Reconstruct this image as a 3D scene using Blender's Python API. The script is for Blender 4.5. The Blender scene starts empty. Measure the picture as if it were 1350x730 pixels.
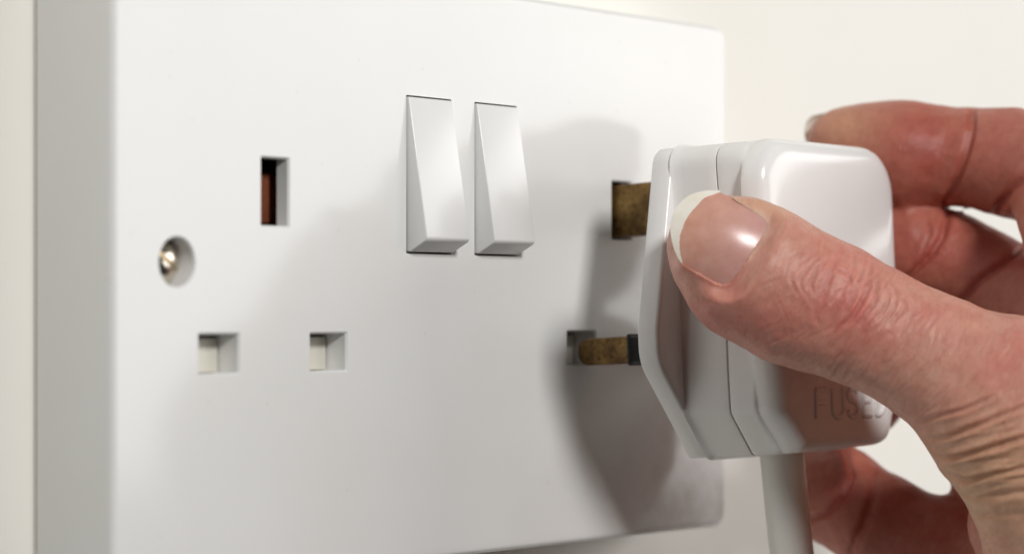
import bpy, bmesh, math, random
import numpy as np
from mathutils import Vector, Matrix

S = 0.001                                   # everything below is written in millimetres
random.seed(4); rng = np.random.default_rng(7)
scene = bpy.context.scene
COL = scene.collection

# ------------------------------------------------------------------ camera
CAM = np.array([-316.363, -253.555, -6.659])
YAW = -0.91354
RV = np.array([math.cos(YAW), math.sin(YAW), 0.0])
FV = np.array([-math.sin(YAW), math.cos(YAW), 0.0])
UV = np.array([0.0, 0.0, 1.0])
FPX = 3504.9                                # focal length over a 1350 wide picture
CYP = 415.2
cam_d = bpy.data.cameras.new('camera'); cam = bpy.data.objects.new('camera', cam_d); COL.objects.link(cam)
m = Matrix(((RV[0], UV[0], -FV[0], CAM[0]*S), (RV[1], UV[1], -FV[1], CAM[1]*S), (RV[2], UV[2], -FV[2], CAM[2]*S), (0, 0, 0, 1)))
cam.matrix_world = m
cam_d.sensor_width = 36.0
cam_d.lens = FPX*36/1350
cam_d.shift_y = (CYP-365)/1350
cam_d.clip_start = 0.02; cam_d.clip_end = 20
cam_d.dof.use_dof = True
cam_d.dof.focus_distance = 0.402
cam_d.dof.aperture_fstop = 14
scene.camera = cam

# ------------------------------------------------------------------ world, lamps, exposure
world = bpy.data.worlds.new('World'); scene.world = world; world.use_nodes = True
bg = world.node_tree.nodes['Background']
bg.inputs[0].default_value = (1.0, 0.985, 0.96, 1); bg.inputs[1].default_value = 0.018
def lamp(name, direction, dist, size, energy, col, target=(40, -20, 0), sy=None):
    d = Vector(direction).normalized()
    L = bpy.data.lights.new(name, 'AREA'); L.energy = energy; L.color = col; L.size = size*S
    if sy: L.shape = 'RECTANGLE'; L.size_y = sy*S
    o = bpy.data.objects.new(name, L); COL.objects.link(o)
    o.location = (Vector(target)+d*dist)*S
    o.rotation_euler = d.to_track_quat('Z', 'Y').to_euler()
    return o
def camdir(r, t, u):                        # right, towards the camera, up
    return tuple(RV*r - FV*t + UV*u)
lamp('key_lamp', camdir(.50, 1.03, .60), 900, 150, 6.0, (1, .992, .978))
lamp('side_softbox', (.79, -.61, .135), 930, 1150, 5.7, (1, .99, .972), (10, 0, 0), 440)
scene.view_settings.view_transform = 'Standard'
scene.view_settings.look = 'None'
scene.view_settings.exposure = 0.0
scene.view_settings.gamma = 1.0
scene.cycles.use_denoising = True
scene.cycles.max_bounces = 8
scene.cycles.diffuse_bounces = 5

# ------------------------------------------------------------------ helpers
def link(name, me, parent=None, mat=None):
    o = bpy.data.objects.new(name, me); COL.objects.link(o)
    if parent is not None: o.parent = parent
    if mat is not None: me.materials.append(mat)
    return o
def mesh_np(verts, faces):
    me = bpy.data.meshes.new('mesh'); me.from_pydata((np.asarray(verts, float)*S).tolist(), [], [list(map(int, f)) for f in faces]); me.validate(); me.update()
    return me
def smooth(me, ang=32):
    me.polygons.foreach_set('use_smooth', [True]*len(me.polygons))
    me.set_sharp_from_angle(angle=math.radians(ang))
def tag(o, label=None, cat=None, group=None, kind=None):
    if label: o['label'] = label
    if cat: o['category'] = cat
    if group: o['group'] = group
    if kind: o['kind'] = kind
    return o
def thing(name, loc=(0, 0, 0)):
    o = bpy.data.objects.new(name, None); COL.objects.link(o); o.empty_display_size = .01
    o.location = Vector(loc)*S
    return o
def recalc(me):
    bm = bmesh.new(); bm.from_mesh(me); bmesh.ops.recalc_face_normals(bm, faces=bm.faces); bm.to_mesh(me); bm.free()
def loft(rings, cap0=True, cap1=True, closed=True):
    """rings: list of equally long point lists"""
    V = []; F = []; n = len(rings[0])
    for r in rings: V += [tuple(p) for p in r]
    for i in range(len(rings)-1):
        for j in range(n if closed else n-1):
            k = (j+1) % n
            F.append((i*n+j, i*n+k, (i+1)*n+k, (i+1)*n+j))
    if cap0: F.append(tuple(range(n))[::-1])
    if cap1: F.append(tuple((len(rings)-1)*n+j for j in range(n)))
    me = mesh_np(V, F); recalc(me); return me
def rrect(w, h, r, seg=5, cx=0, cz=0):
    r = max(min(r, w/2-1e-3, h/2-1e-3), 1e-3); pts = []
    for (sx, sz, a0) in ((1, 1, 0), (-1, 1, 90), (-1, -1, 180), (1, -1, 270)):
        for k in range(seg+1):
            a = math.radians(a0+90*k/seg)
            pts.append((cx+sx*(w/2-r)+r*math.cos(a), cz+sz*(h/2-r)+r*math.sin(a)))
    return pts
def tube(path, rad, seg=20, caps=True):
    path = [np.array(p, float) for p in path]; rings = []
    rad = rad if isinstance(rad, (list, tuple, np.ndarray)) else [rad]*len(path)
    up = None
    for i, p in enumerate(path):
        t = path[min(i+1, len(path)-1)]-path[max(i-1, 0)]; t /= np.linalg.norm(t)
        if up is None:
            up = np.cross(t, [0.3, .8, .52]); up /= np.linalg.norm(up)
        up = up-t*(up@t); up /= np.linalg.norm(up); s = np.cross(t, up)
        rings.append([p+rad[i]*(math.cos(a)*up+math.sin(a)*s) for a in np.linspace(0, 2*math.pi, seg, endpoint=False)])
    return loft(rings, caps, caps)
def boolean(obj, cutter_meshes):
    """difference of closed meshes, evaluated once and stored"""
    cs = []
    for cm in cutter_meshes:
        c = bpy.data.objects.new('cutter', cm); COL.objects.link(c); cs.append(c)
        md = obj.modifiers.new('cut', 'BOOLEAN'); md.operation = 'DIFFERENCE'; md.object = c; md.solver = 'EXACT'
    bpy.context.view_layer.update()
    dg = bpy.context.evaluated_depsgraph_get()
    me = bpy.data.meshes.new_from_object(obj.evaluated_get(dg))
    obj.modifiers.clear(); obj.data = me
    for c in cs: bpy.data.objects.remove(c)

# ------------------------------------------------------------------ materials
def nodes(name):
    mt = bpy.data.materials.new(name); mt.use_nodes = True
    nt = mt.node_tree; return mt, nt, nt.nodes['Principled BSDF']
def N(nt, typ, **kw):
    n = nt.nodes.new(typ)
    for k, v in kw.items():
        if k in n.inputs: n.inputs[k].default_value = v
        else: setattr(n, k, v)
    return n
def noise(nt, scale, detail=3, rough=.55, vec=None):
    if vec is None:
        tc = N(nt, 'ShaderNodeTexCoord'); vec = tc.outputs['Object']
    n = N(nt, 'ShaderNodeTexNoise'); n.inputs['Scale'].default_value = scale; n.inputs['Detail'].default_value = detail; n.inputs['Roughness'].default_value = rough
    nt.links.new(vec, n.inputs['Vector']); return n
def ramp(nt, fac, stops):
    r = N(nt, 'ShaderNodeValToRGB'); e = r.color_ramp.elements
    while len(e) < len(stops): e.new(.5)
    for k, (p, c) in enumerate(stops):
        e[k].position = p; e[k].color = (*c, 1) if len(c) == 3 else c
    nt.links.new(fac, r.inputs[0]); return r
def bump(nt, h, strength, dist, bsdf, normal=None):
    b = N(nt, 'ShaderNodeBump'); b.inputs['Strength'].default_value = strength; b.inputs['Distance'].default_value = dist*S
    nt.links.new(h, b.inputs['Height'])
    if normal is not None: nt.links.new(normal, b.inputs['Normal'])
    nt.links.new(b.outputs[0], bsdf.inputs['Normal']); return b
def plastic(name, col, rough, dark=.0, sss=.0, fine=.03, coat=0):
    mt, nt, b = nodes(name)
    n1 = noise(nt, 55, 4); n2 = noise(nt, 900, 3)
    d = tuple(c*(1-dark) for c in col)
    r = ramp(nt, n1.outputs['Fac'], [(.35, d), (.62, col)])
    nt.links.new(r.outputs[0], b.inputs['Base Color'])
    b.inputs['Roughness'].default_value = rough
    b.inputs['IOR'].default_value = 1.5
    if coat:
        b.inputs['Coat Weight'].default_value = coat; b.inputs['Coat Roughness'].default_value = .12
    if sss:
        b.inputs['Subsurface Weight'].default_value = sss; b.inputs['Subsurface Radius'].default_value = (1, .9, .8); b.inputs['Subsurface Scale'].default_value = .8*S
    bump(nt, n2.outputs['Fac'], .25, fine, b)
    return mt
def plate_mat():
    mt, nt, b = nodes('faceplate_plastic')
    tc = N(nt, 'ShaderNodeTexCoord')
    n1 = noise(nt, 40, 4); n2 = noise(nt, 900, 3); n3 = noise(nt, 120, 6, .7)
    r = ramp(nt, n1.outputs['Fac'], [(.35, (.785, .78, .76)), (.65, (.80, .796, .782))])
    # finger grime towards the lower right corner and a few dust specks
    ds = N(nt, 'ShaderNodeVectorMath', operation='DISTANCE'); ds.inputs[1].default_value = (.066, 0, -.040)
    nt.links.new(tc.outputs['Object'], ds.inputs[0])
    near_ = N(nt, 'ShaderNodeMapRange'); near_.inputs[1].default_value = .004; near_.inputs[2].default_value = .030; near_.inputs[3].default_value = 1; near_.inputs[4].default_value = 0
    nt.links.new(ds.outputs['Value'], near_.inputs[0])
    pat = ramp(nt, n3.outputs['Fac'], [(.48, (0, 0, 0)), (.66, (1, 1, 1))])
    gm = N(nt, 'ShaderNodeMath', operation='MULTIPLY'); nt.links.new(near_.outputs[0], gm.inputs[0]); nt.links.new(pat.outputs[0], gm.inputs[1])
    vo = N(nt, 'ShaderNodeTexVoronoi'); vo.inputs['Scale'].default_value = 170; nt.links.new(tc.outputs['Object'], vo.inputs['Vector'])
    sp = ramp(nt, vo.outputs['Distance'], [(.035, (1, 1, 1)), (.06, (0, 0, 0))])
    gs = N(nt, 'ShaderNodeMath', operation='MULTIPLY_ADD'); gs.inputs[1].default_value = .12; nt.links.new(sp.outputs[0], gs.inputs[0])
    g2 = N(nt, 'ShaderNodeMath', operation='MULTIPLY'); g2.inputs[1].default_value = .45; nt.links.new(gm.outputs[0], g2.inputs[0]); nt.links.new(g2.outputs[0], gs.inputs[2])
    mx = N(nt, 'ShaderNodeMix', data_type='RGBA'); mx.inputs[7].default_value = (.36, .28, .20, 1)
    nt.links.new(gs.outputs[0], mx.inputs[0]); nt.links.new(r.outputs[0], mx.inputs[6]); nt.links.new(mx.outputs[2], b.inputs['Base Color'])
    rr = N(nt, 'ShaderNodeMapRange'); rr.inputs[3].default_value = .095; rr.inputs[4].default_value = .135; nt.links.new(n1.outputs['Fac'], rr.inputs[0])
    nt.links.new(rr.outputs[0], b.inputs['Roughness']); b.inputs['IOR'].default_value = 1.43
    bump(nt, n2.outputs['Fac'], .25, .006, b); return mt
M_plate = plate_mat()
M_rocker = plastic('rocker_plastic', (.82, .815, .80), .22, .02, fine=.006)
M_shutter = plastic('shutter_plastic', (.66, .635, .555), .4, .06)
M_plug = plastic('plug_plastic', (.84, .828, .812), .20, .03, fine=.006)
M_cord = plastic('cord_pvc', (.82, .80, .75), .42, .04, fine=.03)
M_black = plastic('sleeve_plastic', (.012, .012, .013), .4, .1)
M_seam = plastic('seam_dirt_and_shade', (.26, .17, .09), .8, .3)  # plug seam dirt, also the shade painted behind the faceplate

def wall_mat():
    mt, nt, b = nodes('wall_paint')
    n1 = noise(nt, 14, 3); n2 = noise(nt, 320, 4, .6)
    r = ramp(nt, n1.outputs['Fac'], [(.3, (.835, .81, .745)), (.7, (.86, .835, .775))])
    nt.links.new(r.outputs[0], b.inputs['Base Color']); b.inputs['Roughness'].default_value = .6
    bump(nt, n2.outputs['Fac'], .3, .25, b); return mt
M_wall = wall_mat()
def brass_mat():
    mt, nt, b = nodes('tarnished_brass')
    n1 = noise(nt, 1300, 3, .6); n2 = noise(nt, 300, 4, .6)
    r = ramp(nt, n2.outputs['Fac'], [(.32, (.085, .042, .013)), (.50, (.20, .115, .034)), (.70, (.30, .185, .06))])
    sp = ramp(nt, n1.outputs['Fac'], [(.34, (.22, .16, .12)), (.46, (1, 1, 1))])
    mx = N(nt, 'ShaderNodeMix', data_type='RGBA', blend_type='MULTIPLY'); mx.inputs[0].default_value = .8
    nt.links.new(r.outputs[0], mx.inputs[6]); nt.links.new(sp.outputs[0], mx.inputs[7]); nt.links.new(mx.outputs[2], b.inputs['Base Color'])
    b.inputs['Metallic'].default_value = .6
    b.inputs['Roughness'].default_value = .42
    bump(nt, n1.outputs['Fac'], .25, .05, b); return mt
M_brass = brass_mat()
def metal(name, col, rough):
    mt, nt, b = nodes(name); n1 = noise(nt, 400, 3)
    r = ramp(nt, n1.outputs['Fac'], [(.3, tuple(c*.8 for c in col)), (.7, col)])
    nt.links.new(r.outputs[0], b.inputs['Base Color']); b.inputs['Metallic'].default_value = 1; b.inputs['Roughness'].default_value = rough
    bump(nt, n1.outputs['Fac'], .2, .03, b); return mt
M_screw = metal('screw_metal', (.78, .71, .60), .2)
M_copper = metal('contact_copper', (.25, .075, .033), .5); M_copper.node_tree.nodes['Principled BSDF'].inputs['Metallic'].default_value = .25
M_cavity = plastic('cavity_shade', (.05, .035, .025), .7, .3)  # dark colour stands in for the dimness inside the earth slots

# ------------------------------------------------------------------ the wall
WY = 15.2
bmw = bmesh.new()
for p in ((-900, WY, -700), (1500, WY, -700), (1500, WY, 700), (-900, WY, 700)): bmw.verts.new(Vector(p)*S)
bmw.faces.new(bmw.verts[:])
me = bpy.data.meshes.new('mesh'); bmw.to_mesh(me); bmw.free()
wall = tag(link('wall', me, None, M_wall), 'smooth cream painted wall behind the socket', 'wall', kind='structure')

# ------------------------------------------------------------------ the double socket
PW, PH = 146.4, 86.6
socket = tag(thing('double_socket', (0, WY, 0)), 'white plastic double wall socket with two rocker switches on the cream wall', 'socket')
def in_socket(o): o.parent = socket; o.matrix_parent_inverse = Matrix.Translation(-socket.location); return o
def box_ring(w, h, r, y): return [(x, y, z) for x, z in rrect(w, h, r, 6)]
rings = []
prof = [(0, WY-.5), (0, .9)]
for k in range(1, 7):
    a = math.radians(90*k/6); prof.append((.9*(1-math.cos(a)), .9*(1-math.sin(a))))
prof.append((1.6, 0))
for ins, y in prof: rings.append(box_ring(PW-2*ins, PH-2*ins, 2.6-min(ins, 1.6)*.7, y))
plate = link('faceplate', loft(rings), None, M_plate); in_socket(plate)
def slot_cut(cx, cz, w, h, depth, flare=.28):
    rs = []
    for (y, e) in ((-1, flare+.0), (-.02, flare), (.32, 0), (depth, 0)):
        rs.append([(x, y, z) for x, z in rrect(w+2*e, h+2*e, .18+e*.4, 3, cx, cz)])
    return loft(rs)
def hole_cut(cx, cz, r, depth):
    rs = []
    for (y, e) in ((-1, .25), (-.02, .25), (.3, 0), (depth, 0)):
        rs.append([(cx+(r+e)*math.cos(a), y, cz+(r+e)*math.sin(a)) for a in np.linspace(0, 2*math.pi, 40, endpoint=False)])
    return loft(rs)
SX = (-42.0, 41.9)
cut = []
for i, cx in enumerate(SX):
    cut.append(slot_cut(cx, 10.55, 5.5, 9.4, 4.0)); cut.append(loft([[(x, y, z) for x, z in rrect(9.6, 10.1, .2, 2, cx+2.2, 10.55)] for y in (2.3, 10)]))
    for s in (-1, 1):
        cut.append(slot_cut(cx+s*11.25, -11.95, 7.7, 5.3, 5.4))
for cx in (-61.3, 61.3): cut.append(hole_cut(cx, .45, 3.3, 6.0))
for cx in (-8.2, 8.1):
    cut.append(loft([[(x, y, z) for x, z in rrect(10.7, 23.5, .25, 3, cx, 14.25)] for y in (-1, 5)]))
boolean(plate, cut); smooth(plate.data, 25)

dark = link('shadow_gap_strip', loft([[(x, y, z) for x, z in rrect(PW-.5, PH-.5, 2, 5)] for y in (WY-.55, WY-.02)]), None, M_seam); in_socket(dark)  # brown strip stands in for the shadow gap between plate and wall

def build_rocker(cx):
    w = 10.2
    prof2 = [(-.35, 25.75), (-3.85, 4.75), (-3.55, 4.3), (-.6, 2.75), (3.5, 2.75), (3.5, 25.75)]      # y, z
    V = []; bm = bmesh.new()
    a = [bm.verts.new(Vector((cx-w/2, y, z))*S) for y, z in prof2]; b = [bm.verts.new(Vector((cx+w/2, y, z))*S) for y, z in prof2]
    n = len(prof2)
    bm.faces.new(a); bm.faces.new(b[::-1])
    for i in range(n): bm.faces.new((a[i], b[i], b[(i+1) % n], a[(i+1) % n]))
    bmesh.ops.recalc_face_normals(bm, faces=bm.faces)
    bmesh.ops.bevel(bm, geom=bm.edges[:], offset=.22*S, segments=3, affect='EDGES', profile=.5, clamp_overlap=True)
    me = bpy.data.meshes.new('mesh'); bm.to_mesh(me); bm.free(); smooth(me, 30)
    return link('rocker_switch', me, None, M_rocker)
in_socket(build_rocker(-8.2)); in_socket(build_rocker(8.1))

def build_screw(cx, rotz):
    rs = []
    for r, y in ((1.2, 9), (1.2, 6.2), (2.95, 6.0), (2.98, 3.4), (2.75, 2.45), (2.2, 1.9), (1.4, 1.55), (.5, 1.45)):
        rs.append([(r*math.cos(a), y, r*math.sin(a)) for a in np.linspace(0, 2*math.pi, 36, endpoint=False)])
    o = link('screw', loft(rs), None, M_screw)
    c, s = math.cos(rotz), math.sin(rotz)
    bar = [[(c*x-s*z, y, s*x+c*z) for x, z in ((-4, -.42), (4, -.42), (4, .42), (-4, .42))] for y in (.4, 2.8)]
    boolean(o, [loft(bar)]); smooth(o.data, 30)
    o.location = Vector((cx, 0, .45))*S; return in_socket(o)
build_screw(-61.3, math.radians(-35)); build_screw(61.3, math.radians(20))

def plain_box(name, x0, x1, y0, y1, z0, z1, mat, bev=.15):
    bm = bmesh.new(); bmesh.ops.create_cube(bm, size=1)
    for v in bm.verts: v.co = Vector(((x0+x1)/2+v.co.x*(x1-x0), (y0+y1)/2+v.co.y*(y1-y0), (z0+z1)/2+v.co.z*(z1-z0)))*S
    if bev: bmesh.ops.bevel(bm, geom=bm.edges[:], offset=bev*S, segments=2, affect='EDGES', profile=.5)
    me = bpy.data.meshes.new('mesh'); bm.to_mesh(me); bm.free(); smooth(me, 30)
    return link(name, me, None, mat)
for i, cx in enumerate(SX):
    for s in (-1, 1):
        x = cx+s*11.25
        if i == 0: in_socket(plain_box('shutter', x-3.8, x+3.45, 3.7, 5.3, -14.55, -9.85, M_shutter))
        else: in_socket(plain_box('shutter', x-3.8, x+3.45, 4.2, 5.35, -14.55, -9.85, M_shutter))
    x0 = cx-2.75
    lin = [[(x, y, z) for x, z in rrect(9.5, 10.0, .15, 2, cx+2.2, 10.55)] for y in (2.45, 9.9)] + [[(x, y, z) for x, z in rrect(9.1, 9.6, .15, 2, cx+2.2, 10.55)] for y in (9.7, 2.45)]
    o = link('slot_shade', loft(lin, False, False), None, M_cavity); in_socket(o)  # dark lining added where the white cavity would only be dim
    if i == 0:
        in_socket(plain_box('earth_contact', cx+.6, cx+6.2, 4.6, 5.6, 6.3, 13.6, M_copper, .4))
    else:
        in_socket(plain_box('earth_contact', cx+2.6, cx+3.6, 4.0, 9.4, 6.4, 14.5, M_copper, .3))

# ------------------------------------------------------------------ the plug
AL = math.radians(3.0)
PN = np.array([0, -math.cos(AL), math.sin(AL)]); PZ = np.array([0, math.sin(AL), math.cos(AL)]); PX = np.array([1., 0, 0])
PO = np.array([41.9, -19.6, -11.5])
def pl(x, n, z): return PO+PX*x+PN*n+PZ*z
plug = tag(thing('plug', PO), 'white fused mains plug on a white cord, being pushed into the right-hand socket', 'plug')
def in_plug(o, parent=None):
    o.parent = plug; o.matrix_parent_inverse = Matrix.Translation(-plug.location); return o

def outline(poly, radii, seg=8):
    """round the corners of a closed polygon (x, z); every corner gives seg+1 points"""
    P = [np.array(p, float) for p in poly]; n = len(P); out = []
    for i in range(n):
        a, b, c = P[i-1], P[i], P[(i+1) % n]
        u = (a-b)/np.linalg.norm(a-b); v = (c-b)/np.linalg.norm(c-b)
        ang = math.acos(max(-1, min(1, u@v))); r = radii[i]
        t = r/math.tan(ang/2); t = min(t, .48*np.linalg.norm(a-b), .48*np.linalg.norm(c-b)); r2 = t*math.tan(ang/2)
        bis = (u+v)/np.linalg.norm(u+v); ctr = b+bis*(r2/math.sin(ang/2))
        s0 = b+u*t-ctr; s1 = b+v*t-ctr
        a0 = math.atan2(s0[1], s0[0]); da = (math.atan2(s1[1], s1[0])-a0+math.pi) % (2*math.pi)-math.pi
        for k in range(seg+1):
            th = a0+da*k/seg; out.append((ctr[0]+r2*math.cos(th), ctr[1]+r2*math.sin(th)))
    return out
def inset(pts, d):
    P = np.array(pts); n = len(P); out = np.empty_like(P)
    t = np.roll(P, -1, 0)-np.roll(P, 1, 0); t /= np.linalg.norm(t, axis=1)[:, None]+1e-9
    nrm = np.stack([-t[:, 1], t[:, 0]], 1)
    ctr = P.mean(0); sgn = np.sign(((ctr-P)*nrm).sum(1)).sum()
    return P+nrm*(1 if sgn > 0 else -1)*d
def densify(pts, step=1.2):
    P = np.array(pts); seg = np.linalg.norm(np.roll(P, -1, 0)-P, axis=1); L = seg.sum(); n = int(L/step)
    cum = np.concatenate([[0], np.cumsum(seg)]); Q = np.vstack([P, P[:1]])
    s = np.linspace(0, L, n, endpoint=False)
    return np.stack([np.interp(s, cum, Q[:, 0]), np.interp(s, cum, Q[:, 1])], 1)

# outlines going anticlockwise from the top right (x, z)
flange_poly = [(17.1, 30.8), (-17.1, 30.8), (-23.6, 2.6), (-23.6, -2.6), (-10.9, -17.6), (10.9, -17.6), (23.6, -2.6), (23.6, 2.6)]
flange_rad = [3.2, 3.2, 8, 8, .8, .8, 8, 8]
body_poly = [(17.6, 30.7), (-17.6, 30.7), (-16.5, -10.7), (-10.6, -17.5), (11.2, -17.5), (17.2, -10.7)]
body_rad = [3.2, 3.2, 1.2, 1.0, 1.0, 1.2]
NP = 26
def levels(poly, rad, spec, seg=10):
    base = outline(poly, rad, seg); rs = []
    for n, d in spec: rs.append([pl(x, n, z) for x, z in inset(base, d)])
    return rs
fl = levels(flange_poly, flange_rad, [(0, .8), (0, .45), (.12, .14), (.4, 0), (3.2, 0), (3.55, .1), (3.75, .35), (3.8, .9), (3.8, 2.2)])
flange = in_plug(link('plug_base', loft(fl), None, M_plug)); smooth(flange.data, 40)

# body: dense rings so that the finger grips can be sculpted
def sculpt_ring(poly, rad, n, ins, grip=0.0, shift=0.0):
    base = inset(densify(outline(poly, rad, 8), .8), ins); out = []
    for x, z in base:
        if grip and abs(x) > 12:
            f = math.exp(-((z-11)/9.5)**2)*grip
            x -= math.copysign(f, x)
        out.append(pl(x+shift, n, z))
    return out
bodyr = []
for n, ins, g in ((3.6, -.55, 0), (4.0, -.25, .3), (4.5, -.05, .8), (5.5, 0, 1.1), (8, 0, 1.1), (10, 0, .9), (11.45, 0, .8), (11.58, .05, .8), (11.63, .22, .8), (11.63, 1.2, .8)):
    bodyr.append(sculpt_ring(body_poly, body_rad, n, ins, g))
body = in_plug(link('plug_body', loft(bodyr), None, M_plug)); smooth(body.data, 40)
seam = in_plug(link('seam_gap', loft([sculpt_ring(body_poly, body_rad, n, .55, .8) for n in (11.4, 12.0)]), None, M_seam))
# cover: its outline changes from the body outline to the wider rounded back
back_poly = [(22.6, 31.1), (-18.4, 31.1), (-18.4, 8), (-16.0, -10.9), (-9.9, -17.4), (17.3, -17.0), (20.4, -10), (22.4, 8)]
back_rad = [8.0, 7.5, 20, 2.0, 1.5, 3.0, 8, 20]
def resample(poly, rad, n=220):
    P = np.array(densify(outline(poly, rad, 10), .05))
    a = np.arctan2(P[:, 1]-7, P[:, 0]); o = np.argsort(a); a = a[o]; P = P[o]
    q = np.linspace(-math.pi, math.pi, n, endpoint=False)
    aa = np.concatenate([a-2*math.pi, a, a+2*math.pi]); PP = np.vstack([P, P, P])
    return np.stack([np.interp(q, aa, PP[:, 0]), np.interp(q, aa, PP[:, 1])], 1)
A_ = resample(body_poly, body_rad); B_ = resample(back_poly, back_rad)
cov = []; CTR = np.array([2.0, 7.0])
for n, mix, ins, g, gr in ((11.86, 0, 1.2, .8, 0), (11.86, 0, .25, .8, 0), (11.92, 0, .05, .8, 0), (12.1, 0, 0, .8, 0), (13.5, .05, 0, .9, .15), (14.8, .15, 0, 1.0, .45), (15.8, .3, 0, .9, .9), (16.3, .45, 0, .5, 1.2), (16.5, .8, .05, .1, .4),
                           (16.7, 1, .05, 0, 0), (17.2, 1, 0, 0, 0), (18.3, 1, .12, 0, 0), (19.2, 1, .4, 0, 0), (19.9, 1, .85, 0, 0), (20.4, 1, 1.5, 0, 0), (20.7, 1, 2.4, 0, 0), (20.82, 1, 3.4, 0, 0), (20.85, 1, 4.6, 0, 0), (20.9, 1, 6.5, 0, 0), (20.95, 1, 9, 0, 0), (21, 1, 12, 0, 0)):
    base = A_*(1-mix)+B_*mix
    if ins <= 1.5: base = inset(base, ins)
    else: base = CTR+(inset(base, 1.5)-CTR)*(1-(ins-1.5)/18)
    r = []
    for x, z in base:
        f = (math.exp(-((z-11)/9.5)**2)*g+gr*math.exp(-((z-14)/9)**2)) if abs(x) > 12 else 0
        r.append(pl(x-math.copysign(f, x), n, z))
    cov.append(r)
cover = in_plug(link('plug_cover', loft(cov), None, M_plug)); smooth(cover.data, 40)

def stroke(pts, rad=.34):
    me = tube(pts, rad, 8); return me
def arc(cx, cz, rx, rz, a0, a1, k=10):
    return [(cx+rx*math.cos(math.radians(a0+(a1-a0)*i/k)), cz+rz*math.sin(math.radians(a0+(a1-a0)*i/k))) for i in range(k+1)]
ZB, ZT = -12.15, -7.7; ZM = (ZB+ZT)/2
glyphs = [
    [[(-6.4, ZB), (-6.4, ZT)], [(-6.4, ZT), (-3.2, ZT)], [(-6.4, ZM+.2), (-3.6, ZM+.2)]],
    [[(-1.5, ZT)]+[(p[0], p[1]) for p in arc(.1, ZB+1.3, 1.6, 1.3, 180, 360)]+[(1.7, ZT)]],
    [arc(4.6, ZT-1.05, 1.5, 1.05, 20, 270, 9)+arc(4.6, ZB+1.15, 1.6, 1.2, 90, -170, 9)],
    [[(7.6, ZB), (7.6, ZT)], [(7.6, ZT), (10.2, ZT)], [(7.6, ZM), (9.8, ZM)], [(7.6, ZB), (10.2, ZB)]],
    [[(11.7, ZB), (11.7, ZT)], [(11.7, ZT)]+arc(12.6, ZM, 1.9, (ZT-ZB)/2, 90, -90, 10)+[(11.7, ZB)]],
]
for g in glyphs:
    bm = bmesh.new()
    for st in g:
        t = tube([pl(x, 20.84, z) for x, z in st], .44, 8); bm.from_mesh(t); bpy.data.meshes.remove(t)
    me = bpy.data.meshes.new('mesh'); bm.to_mesh(me); bm.free(); smooth(me, 60)
    o = link('letter', me, None, M_plug); o.parent = cover

def pin(name, cx, cz, w, h, L, sleeve, taper):
    rs = []
    prof = [(-L+2.1*(1-math.cos(math.radians(a))), max(.12, math.sin(math.radians(a)))) for a in (4, 15, 28, 42, 56, 72, 90)]+[(1, 1)] if taper else [(-L, .72), (-L+.5, .86), (-L+1.3, .96), (-L+2.2, 1.0), (1, 1)]
    for n, f in prof:
        ww = w*((f+5)/6 if taper else (f+1)/2); hh = h*(f if taper else f)
        rs.append([pl(x, n, z) for x, z in rrect(ww, hh, .3, 3, cx, cz)])
    o = in_plug(link(name, loft(rs), None, M_brass)); smooth(o.data, 40)
    if sleeve:
        sl = [[pl(x, n, z) for x, z in rrect(w+2*e, h+2*e, .4, 3, cx, cz)] for n, e in ((-8.3, .02), (-8.3, .34), (-8.05, .36), (-7.9, .12), (-7.8, .04), (-.5, .04), (.5, .04))]
        s = link('sleeve', loft(sl), None, M_black); smooth(s.data, 40); s.parent = o
    return o
pin('earth_pin', 0, 22.9, 4.0, 8.5, 22.7, False, False)
pin('neutral_pin', -11.1, -.2, 6.35, 4.3, 18.5, True, True)
pin('live_pin', 11.1, -.2, 6.35, 4.3, 18.5, True, True)

ctl = [pl(1.0, 10.6, -12), (42.9, -30.0, -26), (43.3, -30.3, -31), (45.2, -30.6, -44), (48.5, -31, -60), (54, -32, -85), (63, -34, -115), (74, -36, -150), (82, -37, -190), (86, -38, -230)]
ctl = np.array([np.array(p) for p in ctl]); tt = np.linspace(0, len(ctl)-1, 60)
def catmull(P, t):
    out = []
    for x in t:
        i = min(int(x), len(P)-2); f = x-i; p0, p1, p2, p3 = P[max(i-1, 0)], P[i], P[i+1], P[min(i+2, len(P)-1)]
        out.append(.5*((2*p1)+(-p0+p2)*f+(2*p0-5*p1+4*p2-p3)*f*f+(-p0+3*p1-3*p2+p3)*f**3))
    return out
cordo = in_plug(link('cord', tube(catmull(ctl, tt), 3.5, 28), None, M_cord)); smooth(cordo.data, 60)
collar = in_plug(link('cord_grip', tube([pl(1.0, 10.6, -15), pl(1.0, 10.6, -17.2)], 3.9, 28), None, M_plug)); smooth(collar.data, 40)
# ------------------------------------------------------------------ the hand
# the hand is laid out in millimetres along (right, up, away) axes turned like the photographer's view
def loc(u, v, d): return np.array([(u-675)/FPX*d, -(v-CYP)/FPX*d, d])
AX = np.stack([RV, UV, FV])                 # rows
def to_world(P): return np.asarray(P)@AX+CAM
def to_local(W): return (np.asarray(W)-CAM)@AX.T
def px(P): return 675+FPX*P[:, 0]/P[:, 2], CYP-FPX*P[:, 1]/P[:, 2]

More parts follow.
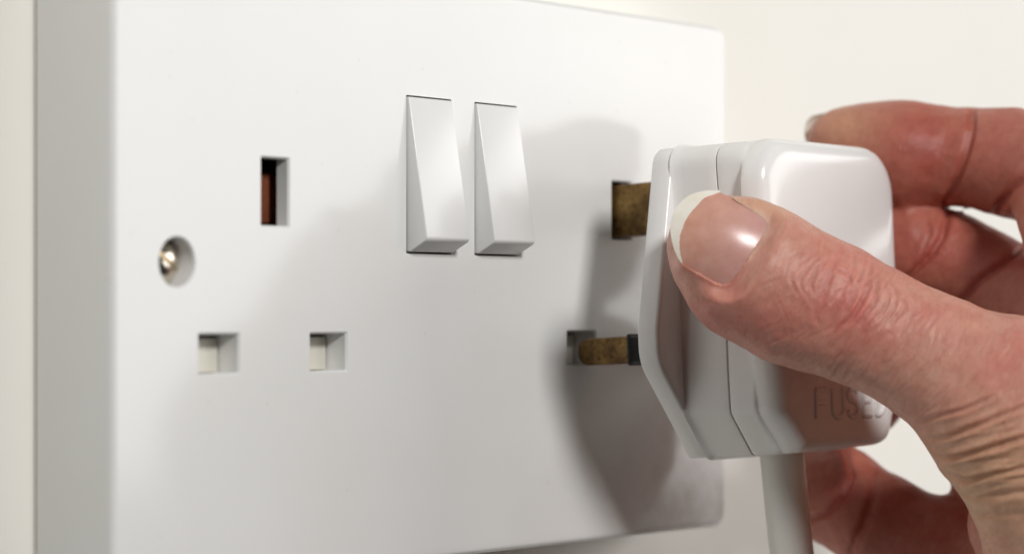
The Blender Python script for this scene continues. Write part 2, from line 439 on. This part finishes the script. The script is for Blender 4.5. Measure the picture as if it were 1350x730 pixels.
def chain(*nodes_): return [(loc(u, v, d), r) for u, v, d, r in nodes_]
thumb = chain((937, 322, 399, 6.5), (962, 336, 397, 8.6), (990, 358, 395.5, 10.1), (1050, 391, 395, 9.9), (1105, 412, 394.5, 9.3), (1165, 440, 394, 8.7), (1240, 478, 392, 9.4),
              (1350, 548, 389, 14.2), (1440, 640, 388, 17), (1470, 770, 390, 18), (1620, 900, 396, 20))
index = chain((1107, 186, 447, 5.3), (1140, 195, 447, 7.3), (1190, 206, 446, 9.0), (1268, 206, 444, 7.8), (1330, 214, 440, 8.6), (1400, 228, 433, 9.3), (1455, 325, 416, 11.8), (1490, 400, 406, 13), (1500, 480, 402, 12.5))
middle = chain((1150, 322, 449, 6.3), (1200, 330, 448, 8.4), (1255, 346, 446, 7.9), (1300, 370, 443, 7.9), (1372, 418, 435, 9.4), (1450, 490, 420, 10), (1530, 570, 408, 12))
ring = chain((1116, 534, 458, 6.8), (1133, 521, 454, 7.2), (1150, 500, 453, 7.2), (1180, 474, 450, 7.2), (1245, 470, 445, 8.0), (1350, 500, 434, 9), (1440, 580, 419, 10.5), (1520, 650, 410, 12))
little = chain((1072, 606, 452, 6.6), (1086, 635, 449, 7.2), (1110, 657, 445.5, 8.0), (1160, 690, 440, 8.0), (1235, 729, 435, 8.5), (1312, 768, 429, 9), (1410, 760, 419, 10), (1500, 745, 412, 11.5))
WR = loc(1800, 960, 402)
palm = [chain((1500, 480, 402, 12))[0], (WR, 19)], [chain((1530, 570, 408, 12))[0], (WR, 18)], [chain((1520, 650, 410, 12))[0], (WR, 18)], [chain((1500, 745, 412, 11.5))[0], (WR, 18)], \
       [chain((1620, 900, 395, 20))[0], (WR, 20)], [(WR, 21), (loc(2050, 1170, 400), 25)], \
       [chain((1440, 600, 388, 13))[0], chain((1500, 480, 400, 12))[0]], [chain((1350, 692, 414, 8.5))[0], chain((1470, 700, 405, 13))[0]], [chain((1440, 610, 413, 11))[0], chain((1450, 710, 412, 12))[0]], \
       chain((1302, 566, 450, 6.3), (1400, 576, 446, 8.5), (1480, 640, 426, 11)), [chain((1314, 620, 438, 7.4))[0], chain((1430, 640, 422, 11))[0]]  # unseen lumps of this row added to block the softbox and its reflection

def cone(P, a, b, ra, rb):
    ba = b-a; h = np.clip(((P-a)@ba)/(ba@ba), 0, 1)
    return np.linalg.norm(P-a-h[..., None]*ba, axis=-1)-(ra+(rb-ra)*h)
def smin(a, b, k):
    h = np.clip(.5+.5*(b-a)/k, 0, 1); return b+(a-b)*h-k*h*(1-h)
def chain_field(P, ch, k):
    f = None
    for (a, ra), (b, rb) in zip(ch[:-1], ch[1:]):
        g = cone(P, a, b, ra, rb); f = g if f is None else smin(f, g, k)
    return f
def plug_field(P):
    W = P@AX+CAM-PO
    q = np.stack([W@PX, W@PN, W@PZ], -1)
    def box(c, h, r):
        d = np.abs(q-np.array(c))-(np.array(h)-r); return np.linalg.norm(np.maximum(d, 0), axis=-1)+np.minimum(d.max(-1), 0)-r
    return np.minimum(box((2, 12, 7), (19, 9, 24), 3), box((0, 1.9, 7), (19.5, 1.9, 23), 1))
def fields(P):
    ft = chain_field(P, thumb, 2.5); fi = chain_field(P, index, 2.2); fm = chain_field(P, middle, 2.2); fr = chain_field(P, ring, 2.2); fl_ = chain_field(P, little, 2.2)
    fp = None
    for c in palm:
        g = chain_field(P, c, 3); fp = g if fp is None else smin(fp, g, 6)
    return ft, fi, fm, fr, fl_, fp
def hand_field(P):
    ft, fi, fm, fr, fl_, fp = fields(P)
    base = smin(ft, fp, 7)
    f = base
    for g in (fi, fm, fr, fl_): f = smin(f, smin(g, fp, 5), .5)
    pf = plug_field(P)
    return -smin(-f, pf+.05, .8)

def surface_net(field, lo, hi, h):
    n = [int(math.ceil((b-a)/h)) for a, b in zip(lo, hi)]
    ax_ = [lo[i]+h*np.arange(n[i]) for i in range(3)]
    F_ = np.empty(n, np.float32)
    for i0 in range(0, n[0], 24):
        G = np.stack(np.meshgrid(ax_[0][i0:i0+24], ax_[1], ax_[2], indexing='ij'), -1)
        F_[i0:i0+24] = field(G)
    for a in range(3):                        # keep the sheet closed at the end of the forearm
        for e in (0, -1):
            sl = [slice(None)]*3; sl[a] = e; F_[tuple(sl)] = np.maximum(F_[tuple(sl)], .3)
    s_ = F_ < 0
    cnt = np.zeros([k-1 for k in n], np.float32); acc = np.zeros([k-1 for k in n]+[3], np.float32)
    base = np.stack(np.meshgrid(*[np.arange(k-1) for k in n], indexing='ij'), -1).astype(np.float32)
    for a in range(3):
        b, c = [x for x in range(3) if x != a]
        for ob in (0, 1):
            for oc in (0, 1):
                i0 = [slice(0, n[k]-1) for k in range(3)]; i1 = list(i0)
                i0[b] = slice(ob, n[b]-1+ob); i1[b] = i0[b]; i0[c] = slice(oc, n[c]-1+oc); i1[c] = i0[c]
                i1[a] = slice(1, n[a])
                f0 = F_[tuple(i0)]; f1 = F_[tuple(i1)]; cr = (f0 < 0) != (f1 < 0)
                t = np.where(cr, f0/np.where(cr, f0-f1, 1), 0)
                off = [0, 0, 0]; off[b] = ob; off[c] = oc
                cnt += cr
                for k in range(3): acc[..., k] += np.where(cr, off[k]+(t if k == a else 0), 0)
    live = cnt > 0
    idx = -np.ones(live.shape, np.int64); idx[live] = np.arange(live.sum())
    V = (base[live]+acc[live]/cnt[live][:, None])*h+np.array(lo)
    quads = []
    for a in range(3):
        b, c = (a+1) % 3, (a+2) % 3
        i0 = [slice(1, n[k]-1) for k in range(3)]; i1 = list(i0); i0[a] = slice(0, n[a]-1); i1[a] = slice(1, n[a])
        s0 = s_[tuple(i0)]; s1 = s_[tuple(i1)]; cr = np.argwhere(s0 != s1)
        flip = s0[tuple(cr.T)]
        o = np.zeros(3, int); o[b] = 1; o[c] = 1; cell = cr+o
        def at(db, dc):
            q = cell.copy(); q[:, b] += db; q[:, c] += dc; return idx[tuple(q.T)]
        q4 = np.stack([at(-1, -1), at(0, -1), at(0, 0), at(-1, 0)], 1)
        q4[~flip] = q4[~flip][:, ::-1]
        quads.append(q4)
    return V, np.vstack(quads)

V0, Q0 = surface_net(hand_field, (20, -95, 352), (152, 40, 462), 1.0)
me0 = bpy.data.meshes.new('mesh'); me0.from_pydata(V0.tolist(), [], Q0.tolist()); me0.update()
tmp = bpy.data.objects.new('tmp', me0); COL.objects.link(tmp)
sm = tmp.modifiers.new('s', 'SMOOTH'); sm.iterations = 3; sm.factor = .5
md = tmp.modifiers.new('sub', 'SUBSURF'); md.levels = 2; md.render_levels = 2
bpy.context.view_layer.update()
me = bpy.data.meshes.new_from_object(tmp.evaluated_get(bpy.context.evaluated_depsgraph_get()))
bpy.data.objects.remove(tmp); me.name = 'mesh'
nv = len(me.vertices); Vh = np.empty(nv*3, np.float32); me.vertices.foreach_get('co', Vh); Vh = Vh.reshape(-1, 3).astype(float)
Nh = np.empty(nv*3, np.float32); me.vertex_normals.foreach_get('vector', Nh); Nh = Nh.reshape(-1, 3).astype(float)
ft, fi, fm, fr, fl_, fp = fields(Vh)
isthumb = (np.minimum(ft, fp-3) < np.minimum(np.minimum(fi, fm), np.minimum(fr, fl_))) & (Vh[:, 2] < 408)
U_, V_ = px(Vh)
view = Vh/np.linalg.norm(Vh, axis=1)[:, None]
facing = np.clip(-(Nh*view).sum(1)*2.5, 0, 1)

def vnoise(P, seed=0):
    """smooth value noise in 0..1"""
    r = np.random.default_rng(seed).random((64, 64, 64)).astype(np.float32)
    i = np.floor(P).astype(int); f = P-i; f = f*f*(3-2*f); o = 0
    for dx in (0, 1):
        for dy in (0, 1):
            for dz in (0, 1):
                w = (f[:, 0] if dx else 1-f[:, 0])*(f[:, 1] if dy else 1-f[:, 1])*(f[:, 2] if dz else 1-f[:, 2])
                o = o+w*r[(i[:, 0]+dx) % 64, (i[:, 1]+dy) % 64, (i[:, 2]+dz) % 64]
    return o
def pdist(x, y, pts):
    """distance to a polyline and the place along it (0..1)"""
    best = np.full(x.shape, 1e9); place = np.zeros(x.shape); n = len(pts)-1
    for k in range(n):
        ax0, ay0 = pts[k]; bx, by = pts[k+1][0]-ax0, pts[k+1][1]-ay0; l2 = bx*bx+by*by+1e-9
        h = np.clip(((x-ax0)*bx+(y-ay0)*by)/l2, 0, 1); d = np.hypot(x-ax0-h*bx, y-ay0-h*by)
        c = d < best; best[c] = d[c]; place[c] = (k+h[c])/n
    return best, place
disp = np.zeros(nv); flush = np.zeros(nv)
def groove(mask, pts, width, depth, ridge=.45, red=0.0, ends=True):
    xs = [p[0] for p in pts]; ys = [p[1] for p in pts]; pad = width*5
    sel = mask & (U_ > min(xs)-pad) & (U_ < max(xs)+pad) & (V_ > min(ys)-pad) & (V_ < max(ys)+pad)
    w = np.where(sel)[0]
    if not len(w): return
    d, t = pdist(U_[w], V_[w], pts)
    e = np.sin(np.pi*np.clip(t*.96+.02, 0, 1))**.5 if ends else 1.0
    e = e*facing[w]
    disp[w] += e*depth*(-np.exp(-(d/width)**2)+ridge*np.exp(-((d-2.1*width)/(1.3*width))**2))
    flush[w] += red*e*np.exp(-(d/(1.6*width))**2)
# knuckle of the thumb: nested arcs across the joint
r2 = random.Random(11)
for k in range(15):
    u0 = 1066+k*7.2+r2.uniform(-3, 3); bow = (u0-1116)*.42
    cx_, cy_ = u0, 384+(u0-1116)*.44; L = (58-abs(u0-1114)*.55)*r2.uniform(.7, 1.05)
    pts = []
    for j in range(9):
        t = -1+2*j/8
        pts.append((cx_+t*L*.42*-1*-1*(-.9)+bow*(1-t*t)+r2.uniform(-1.5, 1.5), cy_+t*L+r2.uniform(-1.5, 1.5)))
    groove(isthumb, pts, r2.uniform(2.0, 3.2), r2.uniform(.10, .21), .5, .10)
groove(isthumb, [(1114, 330), (1098, 352), (1086, 385), (1078, 425)], 3.0, .28, .5, .25)
groove(isthumb, [(1149, 351), (1146, 380), (1136, 400), (1126, 415), (1100, 440)], 3.0, .30, .55, .25)
groove(isthumb, [(1100, 352), (1118, 362), (1124, 380), (1112, 402)], 2.4, .20, .5, .2)
# fine slanting lines over the back of the thumb
for k in range(95):
    u0 = r2.uniform(1090, 1350); v0 = 400+(u0-1090)*.42+r2.uniform(-70, 95); a = math.radians(r2.gauss(-52, 13)); L = r2.uniform(14, 42)
    pts = [(u0+math.cos(a)*L*t+r2.uniform(-2, 2), v0+math.sin(a)*L*t+r2.uniform(-2, 2)) for t in (-1, -.4, .3, 1)]
    groove(isthumb, pts, r2.uniform(1.6, 2.6), r2.uniform(.035, .085), .5, .06)
for k in range(40):
    u0 = r2.uniform(1005, 1085); v0 = r2.uniform(320, 450); a = math.radians(r2.gauss(-60, 25)); L = r2.uniform(8, 22)
    groove(isthumb, [(u0-math.cos(a)*L, v0-math.sin(a)*L), (u0+1.5, v0), (u0+math.cos(a)*L, v0+math.sin(a)*L)], 1.8, r2.uniform(.03, .06), .5)
# folds of the web below the thumb
for pts, w_, d_ in (([(1212, 556), (1238, 548), (1270, 540), (1310, 522)], 2.8, .32), ([(1226, 578), (1250, 575), (1290, 560), (1350, 535)], 3.2, .46), ([(1238, 600), (1262, 602), (1300, 592), (1365, 572)], 3.4, .6),
                    ([(1243, 622), (1275, 632), (1310, 625), (1370, 612)], 3.2, .52), ([(1256, 650), (1290, 655), (1330, 650), (1370, 645)], 4, .3), ([(1262, 612), (1290, 606), (1330, 604)], 3, .2), ([(1268, 680), (1310, 678), (1360, 676)], 4, .15)):
    groove(isthumb, pts, w_, d_, .7, .25)
for k in range(40):
    u0 = r2.uniform(1225, 1350); v0 = r2.uniform(540, 730); a = math.radians(r2.gauss(-14, 9)); L = r2.uniform(15, 45)
    groove(isthumb, [(u0-math.cos(a)*L, v0-math.sin(a)*L), (u0, v0+r2.uniform(-2, 2)), (u0+math.cos(a)*L, v0+math.sin(a)*L)], 2.2, r2.uniform(.05, .12), .5, .05)
# joint creases of the fingers behind
fing = ~isthumb
groove(fing & (fi < fm-.8), [(1283, 140), (1281, 170), (1272, 205), (1262, 235), (1248, 262), (1235, 285)], 5, .85, .1, .35, False)
groove(fing & (fi < fm-.8), [(1360, 228), (1338, 246), (1322, 264), (1308, 290)], 5, .9, .1, .35, False)
groove(fing & (fm < fi-.8), [(1238, 255), (1250, 280), (1243, 310), (1228, 335), (1196, 368)], 5, .8, .1, .35, False)
groove(fing & (fm < fi-.8), [(1360, 318), (1325, 345), (1290, 370), (1255, 410)], 5, .8, .1, .35, False)
groove(fing & (fm < fi-.8), [(1222, 280), (1226, 310), (1215, 335)], 3, .2, .4, .2)
groove(fing, [(1114, 590), (1124, 626), (1112, 655), (1090, 675), (1060, 688)], 4, .6, .1, .35, False)
groove(fing, [(1152, 625), (1150, 655), (1138, 690), (1120, 730)], 6, .6, .1, .35, False)
disp += (vnoise(Vh*.35, 3)-.5)*.35+(vnoise(Vh*1.1, 5)-.5)*.09

# thumb nail: a curved plate fitted to the end of the thumb
prox = [(970, 378), (977, 356), (991, 330), (1009, 305), (1021, 291)]
bord = [(902, 350), (896, 332), (895, 315), (900, 297), (907, 285), (917, 271), (932, 259.5), (948, 255.5)]
dist_ = [(900.5, 350), (890, 334), (883, 306), (885.5, 284), (895, 267), (911, 255), (930, 250.5), (950, 251)]
def along(pts, t):
    P = np.array(pts, float); c = np.concatenate([[0], np.cumsum(np.linalg.norm(np.diff(P, axis=0), axis=1))]); c /= c[-1]
    return np.stack([np.interp(t, c, P[:, 0]), np.interp(t, c, P[:, 1])], -1)
def smooth_line(pts, t, k=3):
    tt_ = np.linspace(0, 1, 60); q = along(pts, tt_)
    for _ in range(10*k): q[1:-1] = .5*q[1:-1]+.25*(q[:-2]+q[2:])
    return np.stack([np.interp(t, tt_, q[:, 0]), np.interp(t, tt_, q[:, 1])], -1)
Tn = np.linspace(0, 1, 41); Pc = smooth_line(prox, Tn); Bc = smooth_line(bord, Tn); jit = np.random.default_rng(2).normal(0, 1.1, (41, 2)); jit = (jit+np.roll(jit, 1, 0)+np.roll(jit, -1, 0)+np.roll(jit, 2, 0))/4; Bc[1:-1] += jit[1:-1]; Dc = smooth_line(dist_, Tn, 2)
region = isthumb & (facing > .3) & (U_ > 905) & (U_ < 1018) & (V_ > 258) & (V_ < 385)
def nail_shape(u, v):
    x, y = (u-958)/8.85, -(v-316)/8.85; a_ = .92*x-.39*y; b_ = .39*x+.92*y
    return (a_-1.5)**2/48+(b_+1.6)**2/19+np.maximum(0, -a_-5)**2*.03
nail0 = np.mean(Vh[region, 2]-nail_shape(U_[region], V_[region]))
def nail_d(u, v): return nail0+nail_shape(u, v)-.15
def chaikin(P, k=2):
    for _ in range(k): P = np.stack([.75*P[:-1]+.25*P[1:], .25*P[:-1]+.75*P[1:]], 1).reshape(-1, 2)
    return P
# the opening in the skin: the cuticle has rounded corners and hides the rim of the plate
cut_ = np.vstack([Bc[:1], Bc[:1]*.35+Pc[:1]*.65+np.array([[1, 6]]), Pc[:1]+np.array([[-9, -2]]), Pc[6:7]+np.array([[0, 0]]), Pc[20:21]+np.array([[2, 1]]), Pc[35:36]+np.array([[0, 1]]), Pc[-1:]+np.array([[-10, -4]]), Bc[-1:]])
cut_ = np.vstack([cut_[:1], chaikin(cut_, 3), cut_[-1:]])
fold_line = np.vstack([Dc[:1], cut_, Dc[-1:]])
poly = np.vstack([fold_line, Dc[::-1]])
def inside(x, y, pts):
    c = np.zeros(x.shape, bool); n = len(pts)
    for k in range(n):
        x1, y1 = pts[k]; x2, y2 = pts[(k+1) % n]
        cond = ((y1 > y) != (y2 > y)) & (x < (x2-x1)*(y-y1)/((y2-y1) if y2 != y1 else 1e-9)+x1)
        c ^= cond
    return c
near = np.where(isthumb & (facing > 0) & (U_ > 860) & (U_ < 1060) & (V_ > 225) & (V_ < 410))[0]
ins_ = inside(U_[near], V_[near], poly)
fold = fold_line.tolist()
df, _t = pdist(U_[near], V_[near], fold)
disp[near] *= np.clip(df/25, .2, 1)
Vh += Nh*disp[:, None]
nd = nail_d(U_[near], V_[near])
side_ = .28+.72*np.clip((V_[near]-298)/45, 0, 1)
out_lift = side_*(.40*np.exp(-(df/5)**2)+.25*np.exp(-((df-9)/9)**2))
target_d = np.where(df < 26, nd-out_lift, Vh[near, 2]); w_ = np.clip(1-df/26, 0, 1); w_ = w_*w_*(3-2*w_)*np.clip(facing[near]*1.5, 0, 1)
inner = np.maximum(Vh[near, 2], nd+.5*np.clip(df/5, .15, 1))
Vh[near, 2] = np.where(ins_, inner, Vh[near, 2]+(target_d-Vh[near, 2])*w_)
low_ = np.clip((V_[near]-335)/25, 0, 1)
flush[near] += np.where(ins_, .2, (.12+.22*low_)*np.exp(-(df/6)**2))
pale = np.zeros(nv); pale[near] = np.where(ins_, 0, np.exp(-((df-3)/4)**2)*(1-low_)*(U_[near] > 965))

# pigment: pinker over joints and tips, yellower over the web
red = flush*1.0
def blob(u, v, ru, rv, a, mask=True): 
    global red
    red = red+a*np.exp(-((U_-u)/ru)**2-((V_-v)/rv)**2)*mask
blob(1110, 385, 60, 60, .55, isthumb); blob(960, 420, 90, 40, .55, isthumb); blob(1060, 440, 90, 50, .3, isthumb); blob(1330, 480, 60, 40, .35, isthumb); blob(1200, 430, 70, 40, .2, isthumb)
blob(1210, 190, 55, 50, .75, fing); blob(1330, 200, 60, 60, .5, fing); blob(1205, 310, 50, 50, .6, fing); blob(1300, 340, 70, 60, .5, fing); blob(1110, 660, 50, 50, .5, fing); blob(1220, 700, 80, 60, .5, fing)
yel = np.exp(-((U_-1300)/110)**2-((V_-640)/90)**2)*isthumb+.7*np.exp(-((U_-1010)/60)**2-((V_-268)/18)**2)*isthumb+.6*np.exp(-((U_-1110)/45)**2-((V_-165)/40)**2)*fing
n1_ = vnoise(Vh*.22, 8); n2_ = vnoise(Vh*.8, 9)
red = np.clip(red+(n1_-.5)*.5+(n2_-.5)*.35+.29, 0, 1.3)[:, None]; yel = np.clip(yel, 0, 1)[:, None]
base_c = np.array([.63, .345, .262]); red_c = np.array([.57, .185, .15]); yel_c = np.array([.64, .42, .25])
# the pulps of the fingers behind are the palm side: redder skin, and darkened for the shade they stand in
palm_and_shade = np.clip((np.minimum(ft, fp)-np.minimum(np.minimum(fi, fm), np.minimum(fr, fl_)))/4+.5, 0, 1)[:, None]
base_c = base_c*(1-palm_and_shade)+np.array([.50, .20, .138])*palm_and_shade; red_c = red_c*(1-palm_and_shade)+np.array([.42, .10, .074])*palm_and_shade
colr = base_c*(1-red*.8)+red_c*red*.8; colr = colr*(1-yel*.7)+yel_c*yel*.7; colr = colr*(1-.5*pale[:, None])+np.array([.68, .47, .36])*.5*pale[:, None]
me.vertices.foreach_set('co', (to_world(Vh)*S).astype(np.float32).ravel())
at_ = me.color_attributes.new('skin_tint', 'FLOAT_COLOR', 'POINT')
at_.data.foreach_set('color', np.hstack([colr, np.ones((nv, 1))]).astype(np.float32).ravel())
ga = Vh[:, 0]*.92-Vh[:, 1]*.39; gb = Vh[:, 0]*.39+Vh[:, 1]*.92
gr = me.attributes.new('grain', 'FLOAT_VECTOR', 'POINT')
gr.data.foreach_set('vector', np.stack([ga*1.9, gb*.55, Vh[:, 2]*.7], 1).astype(np.float32).ravel())
me.polygons.foreach_set('use_smooth', [True]*len(me.polygons)); me.update()

def skin_mat():
    mt, nt, b = nodes('skin')
    ca = N(nt, 'ShaderNodeVertexColor', layer_name='skin_tint')
    nf = noise(nt, 1100, 4, .6); nm = noise(nt, 330, 4, .6)
    mul = N(nt, 'ShaderNodeMix', data_type='RGBA', blend_type='MULTIPLY'); mul.inputs[0].default_value = .45
    rr = ramp(nt, nm.outputs['Fac'], [(.36, (.78, .66, .62)), (.62, (1, 1, 1))])
    nt.links.new(ca.outputs['Color'], mul.inputs[6]); nt.links.new(rr.outputs[0], mul.inputs[7]); ga0 = N(nt, 'ShaderNodeAttribute', attribute_name='grain'); ng0 = noise(nt, 1.0, 5, .65, ga0.outputs['Vector'])
    rg = ramp(nt, ng0.outputs['Fac'], [(.36, (.80, .70, .67)), (.52, (1, 1, 1)), (.68, (1.1, 1.12, 1.12))])
    mg = N(nt, 'ShaderNodeMix', data_type='RGBA', blend_type='MULTIPLY'); mg.inputs[0].default_value = .28
    nt.links.new(mul.outputs[2], mg.inputs[6]); nt.links.new(rg.outputs[0], mg.inputs[7]); nt.links.new(mg.outputs[2], b.inputs['Base Color'])
    b.inputs['Roughness'].default_value = .44
    b.inputs['Specular IOR Level'].default_value = .45
    b.inputs['Subsurface Weight'].default_value = .55
    b.inputs['Subsurface Radius'].default_value = (1.0, .38, .22); b.inputs['Subsurface Scale'].default_value = 1.3*S
    tc = N(nt, 'ShaderNodeTexCoord')
    vo = N(nt, 'ShaderNodeTexVoronoi', feature='DISTANCE_TO_EDGE'); vo.inputs['Scale'].default_value = 1500
    nt.links.new(tc.outputs['Object'], vo.inputs['Vector'])
    b1 = N(nt, 'ShaderNodeBump'); b1.inputs['Strength'].default_value = .5; b1.inputs['Distance'].default_value = .08*S
    nt.links.new(vo.outputs['Distance'], b1.inputs['Height'])
    ga_ = N(nt, 'ShaderNodeAttribute', attribute_name='grain')
    ng = noise(nt, 1.0, 5, .65, ga_.outputs['Vector'])
    b2 = N(nt, 'ShaderNodeBump'); b2.inputs['Strength'].default_value = .6; b2.inputs['Distance'].default_value = .25*S
    nt.links.new(ng.outputs['Fac'], b2.inputs['Height']); nt.links.new(b1.outputs[0], b2.inputs['Normal'])
    bump(nt, nf.outputs['Fac'], .35, .10, b, b2.outputs[0])
    return mt
hand = link('hand', me, None, skin_mat())
tag(hand, 'hand pinching the white plug between its thumb and fingers', 'hand')

def nail_mat(name, col, var, rough):
    mt, nt, b = nodes(name); n1 = noise(nt, 330, 4, .6)
    r = ramp(nt, n1.outputs['Fac'], [(.35, tuple(c*v for c, v in zip(col, var))), (.65, col)])
    nt.links.new(r.outputs[0], b.inputs['Base Color']); b.inputs['Roughness'].default_value = rough
    b.inputs['Subsurface Weight'].default_value = .4; b.inputs['Subsurface Radius'].default_value = (1, .45, .3); b.inputs['Subsurface Scale'].default_value = .8*S
    bump(nt, n1.outputs['Fac'], .12, .12, b); return mt
M_nail = nail_mat('nail_plate', (.64, .385, .315), (.90, .82, .80), .27)
def tint_along(mt, p0, p1, c0, c1):
    nt = mt.node_tree; b = nt.nodes['Principled BSDF']; tc = N(nt, 'ShaderNodeTexCoord'); ax_ = np.array(p1)-np.array(p0); L2 = float(ax_@ax_)
    sub = N(nt, 'ShaderNodeVectorMath', operation='SUBTRACT'); sub.inputs[1].default_value = tuple(np.array(p0)*S); nt.links.new(tc.outputs['Object'], sub.inputs[0])
    dt = N(nt, 'ShaderNodeVectorMath', operation='DOT_PRODUCT'); dt.inputs[1].default_value = tuple(ax_/L2/S); nt.links.new(sub.outputs[0], dt.inputs[0])
    r = ramp(nt, dt.outputs['Value'], [(0, c0), (1, c1)]); old = b.inputs['Base Color'].links[0].from_socket
    mx = N(nt, 'ShaderNodeMix', data_type='RGBA', blend_type='MULTIPLY'); mx.inputs[0].default_value = 1
    nt.links.new(old, mx.inputs[6]); nt.links.new(r.outputs[0], mx.inputs[7]); nt.links.new(mx.outputs[2], b.inputs['Base Color'])
tint_along(M_nail, to_world(loc(985, 335, 388)), to_world(loc(905, 300, 388)), (.95, .90, .98), (1.05, 1.0, .93))
M_tip = nail_mat('nail_edge', (.88, .85, .78), (.96, .94, .9), .3)
NS1, NS2 = 20, 8
cols = [Pc+(Bc-Pc)*(k/NS1) for k in range(NS1+1)]+[Bc+(Dc-Bc)*(k/NS2) for k in range(1, NS2+1)]
G = np.array(cols); G[:NS1+1] += ((G[0]-Bc)/np.linalg.norm(G[0]-Bc, axis=1)[:, None])[None]*np.linspace(5, 0, NS1+1)[:, None, None]
lat = np.linspace(1, .15, ns_all:=NS1+NS2+1); lat[NS1:] = np.linspace(lat[NS1], .0, NS2+1)
G += ((Tn-.5)*2)[None, :, None]*np.array([0.39, -.92])*5*lat[:, None, None]
G = G                                          # (s, t, 2)
g_u, g_v = G[..., 0], G[..., 1]; gd = nail_d(g_u, g_v)
edge = np.minimum(Tn, 1-Tn)[None, :]
top = np.stack([(g_u-675)/FPX*gd, -(g_v-CYP)/FPX*gd, gd], -1)
ns, nt_ = g_u.shape
Vn = np.vstack([top.reshape(-1, 3), (top+np.array([0, 0, .55])).reshape(-1, 3)]); Fn = []; Fm = []
for i in range(ns-1):
    for j in range(nt_-1):
        a = i*nt_+j; q = (a, a+nt_, a+nt_+1, a+1); Fn += [q, tuple(x+ns*nt_ for x in q[::-1])]; Fm += [int(i >= NS1)]*2
rim = [i*nt_ for i in range(ns)]+[(ns-1)*nt_+j for j in range(1, nt_)]+[i*nt_+nt_-1 for i in range(ns-2, -1, -1)]+[j for j in range(nt_-2, 0, -1)]
for k in range(len(rim)):
    a, b = rim[k], rim[(k+1) % len(rim)]; Fn.append((a, b, b+ns*nt_, a+ns*nt_)); Fm.append(int(min(a, b)//nt_ >= NS1))
men = mesh_np(to_world(Vn), Fn); 
men.materials.append(M_nail); men.materials.append(M_tip)
men.polygons.foreach_set('material_index', Fm[:len(men.polygons)]); recalc(men); smooth(men, 50)
tn = link('thumb_nail', men, hand)

def finger_nail(tip, dip, normal, rad, length, ahead, half=62):
    a = tip-dip; a /= np.linalg.norm(a); nrm = normal-a*(a@normal); nrm /= np.linalg.norm(nrm); b = np.cross(a, nrm)
    rows = []
    for k in range(15):
        s_k = -length+(length+ahead)*k/14
        rr = rad*(1-.22*max(0, (s_k+length*.5)/(length*.5+ahead))**2)
        end = 1-.5*(k/14)**4
        rows.append([tip+a*(s_k-(1-math.cos(math.radians(ph)))*1.6*(k/14))+rr*(math.cos(math.radians(ph*end))*nrm*.98+math.sin(math.radians(ph*end))*b) for ph in np.linspace(-half, half, 17)])
    R_ = np.array(rows); V2 = np.vstack([R_.reshape(-1, 3), (R_-nrm*.5).reshape(-1, 3)]); F2 = []; M2 = []
    for i in range(14):
        for j in range(16):
            q = (i*17+j, i*17+j+1, (i+1)*17+j+1, (i+1)*17+j); F2 += [q, tuple(x+255 for x in q[::-1])]; M2 += [int(i > 5)]*2
    rim = [i*17 for i in range(15)]+[14*17+j for j in range(1, 17)]+[i*17+16 for i in range(13, -1, -1)]+list(range(15, 0, -1))
    for k in range(len(rim)):
        p, q = rim[k], rim[(k+1) % len(rim)]; F2.append((p, q, q+255, p+255)); M2.append(int(min(p, q)//17 > 5))
    mm = mesh_np(to_world(V2), F2); mm.materials.append(M_nail); mm.materials.append(M_tip)
    mm.polygons.foreach_set('material_index', M2[:len(mm.polygons)]); recalc(mm); smooth(mm, 50)
    return link('fingernail', mm, hand)
awayn = np.array([-.1, .55, .83])
finger_nail(index[0][0], index[2][0], np.array([.5, .2, .84]), 5.7, 9, 6.3, 58)
finger_nail(middle[0][0], middle[2][0], awayn, 6.4, 9, 6.2)
finger_nail(ring[0][0], ring[2][0], awayn, 6.3, 9, 6.0)
finger_nail(little[0][0], little[3][0], awayn, 6.5, 9, 6.2)
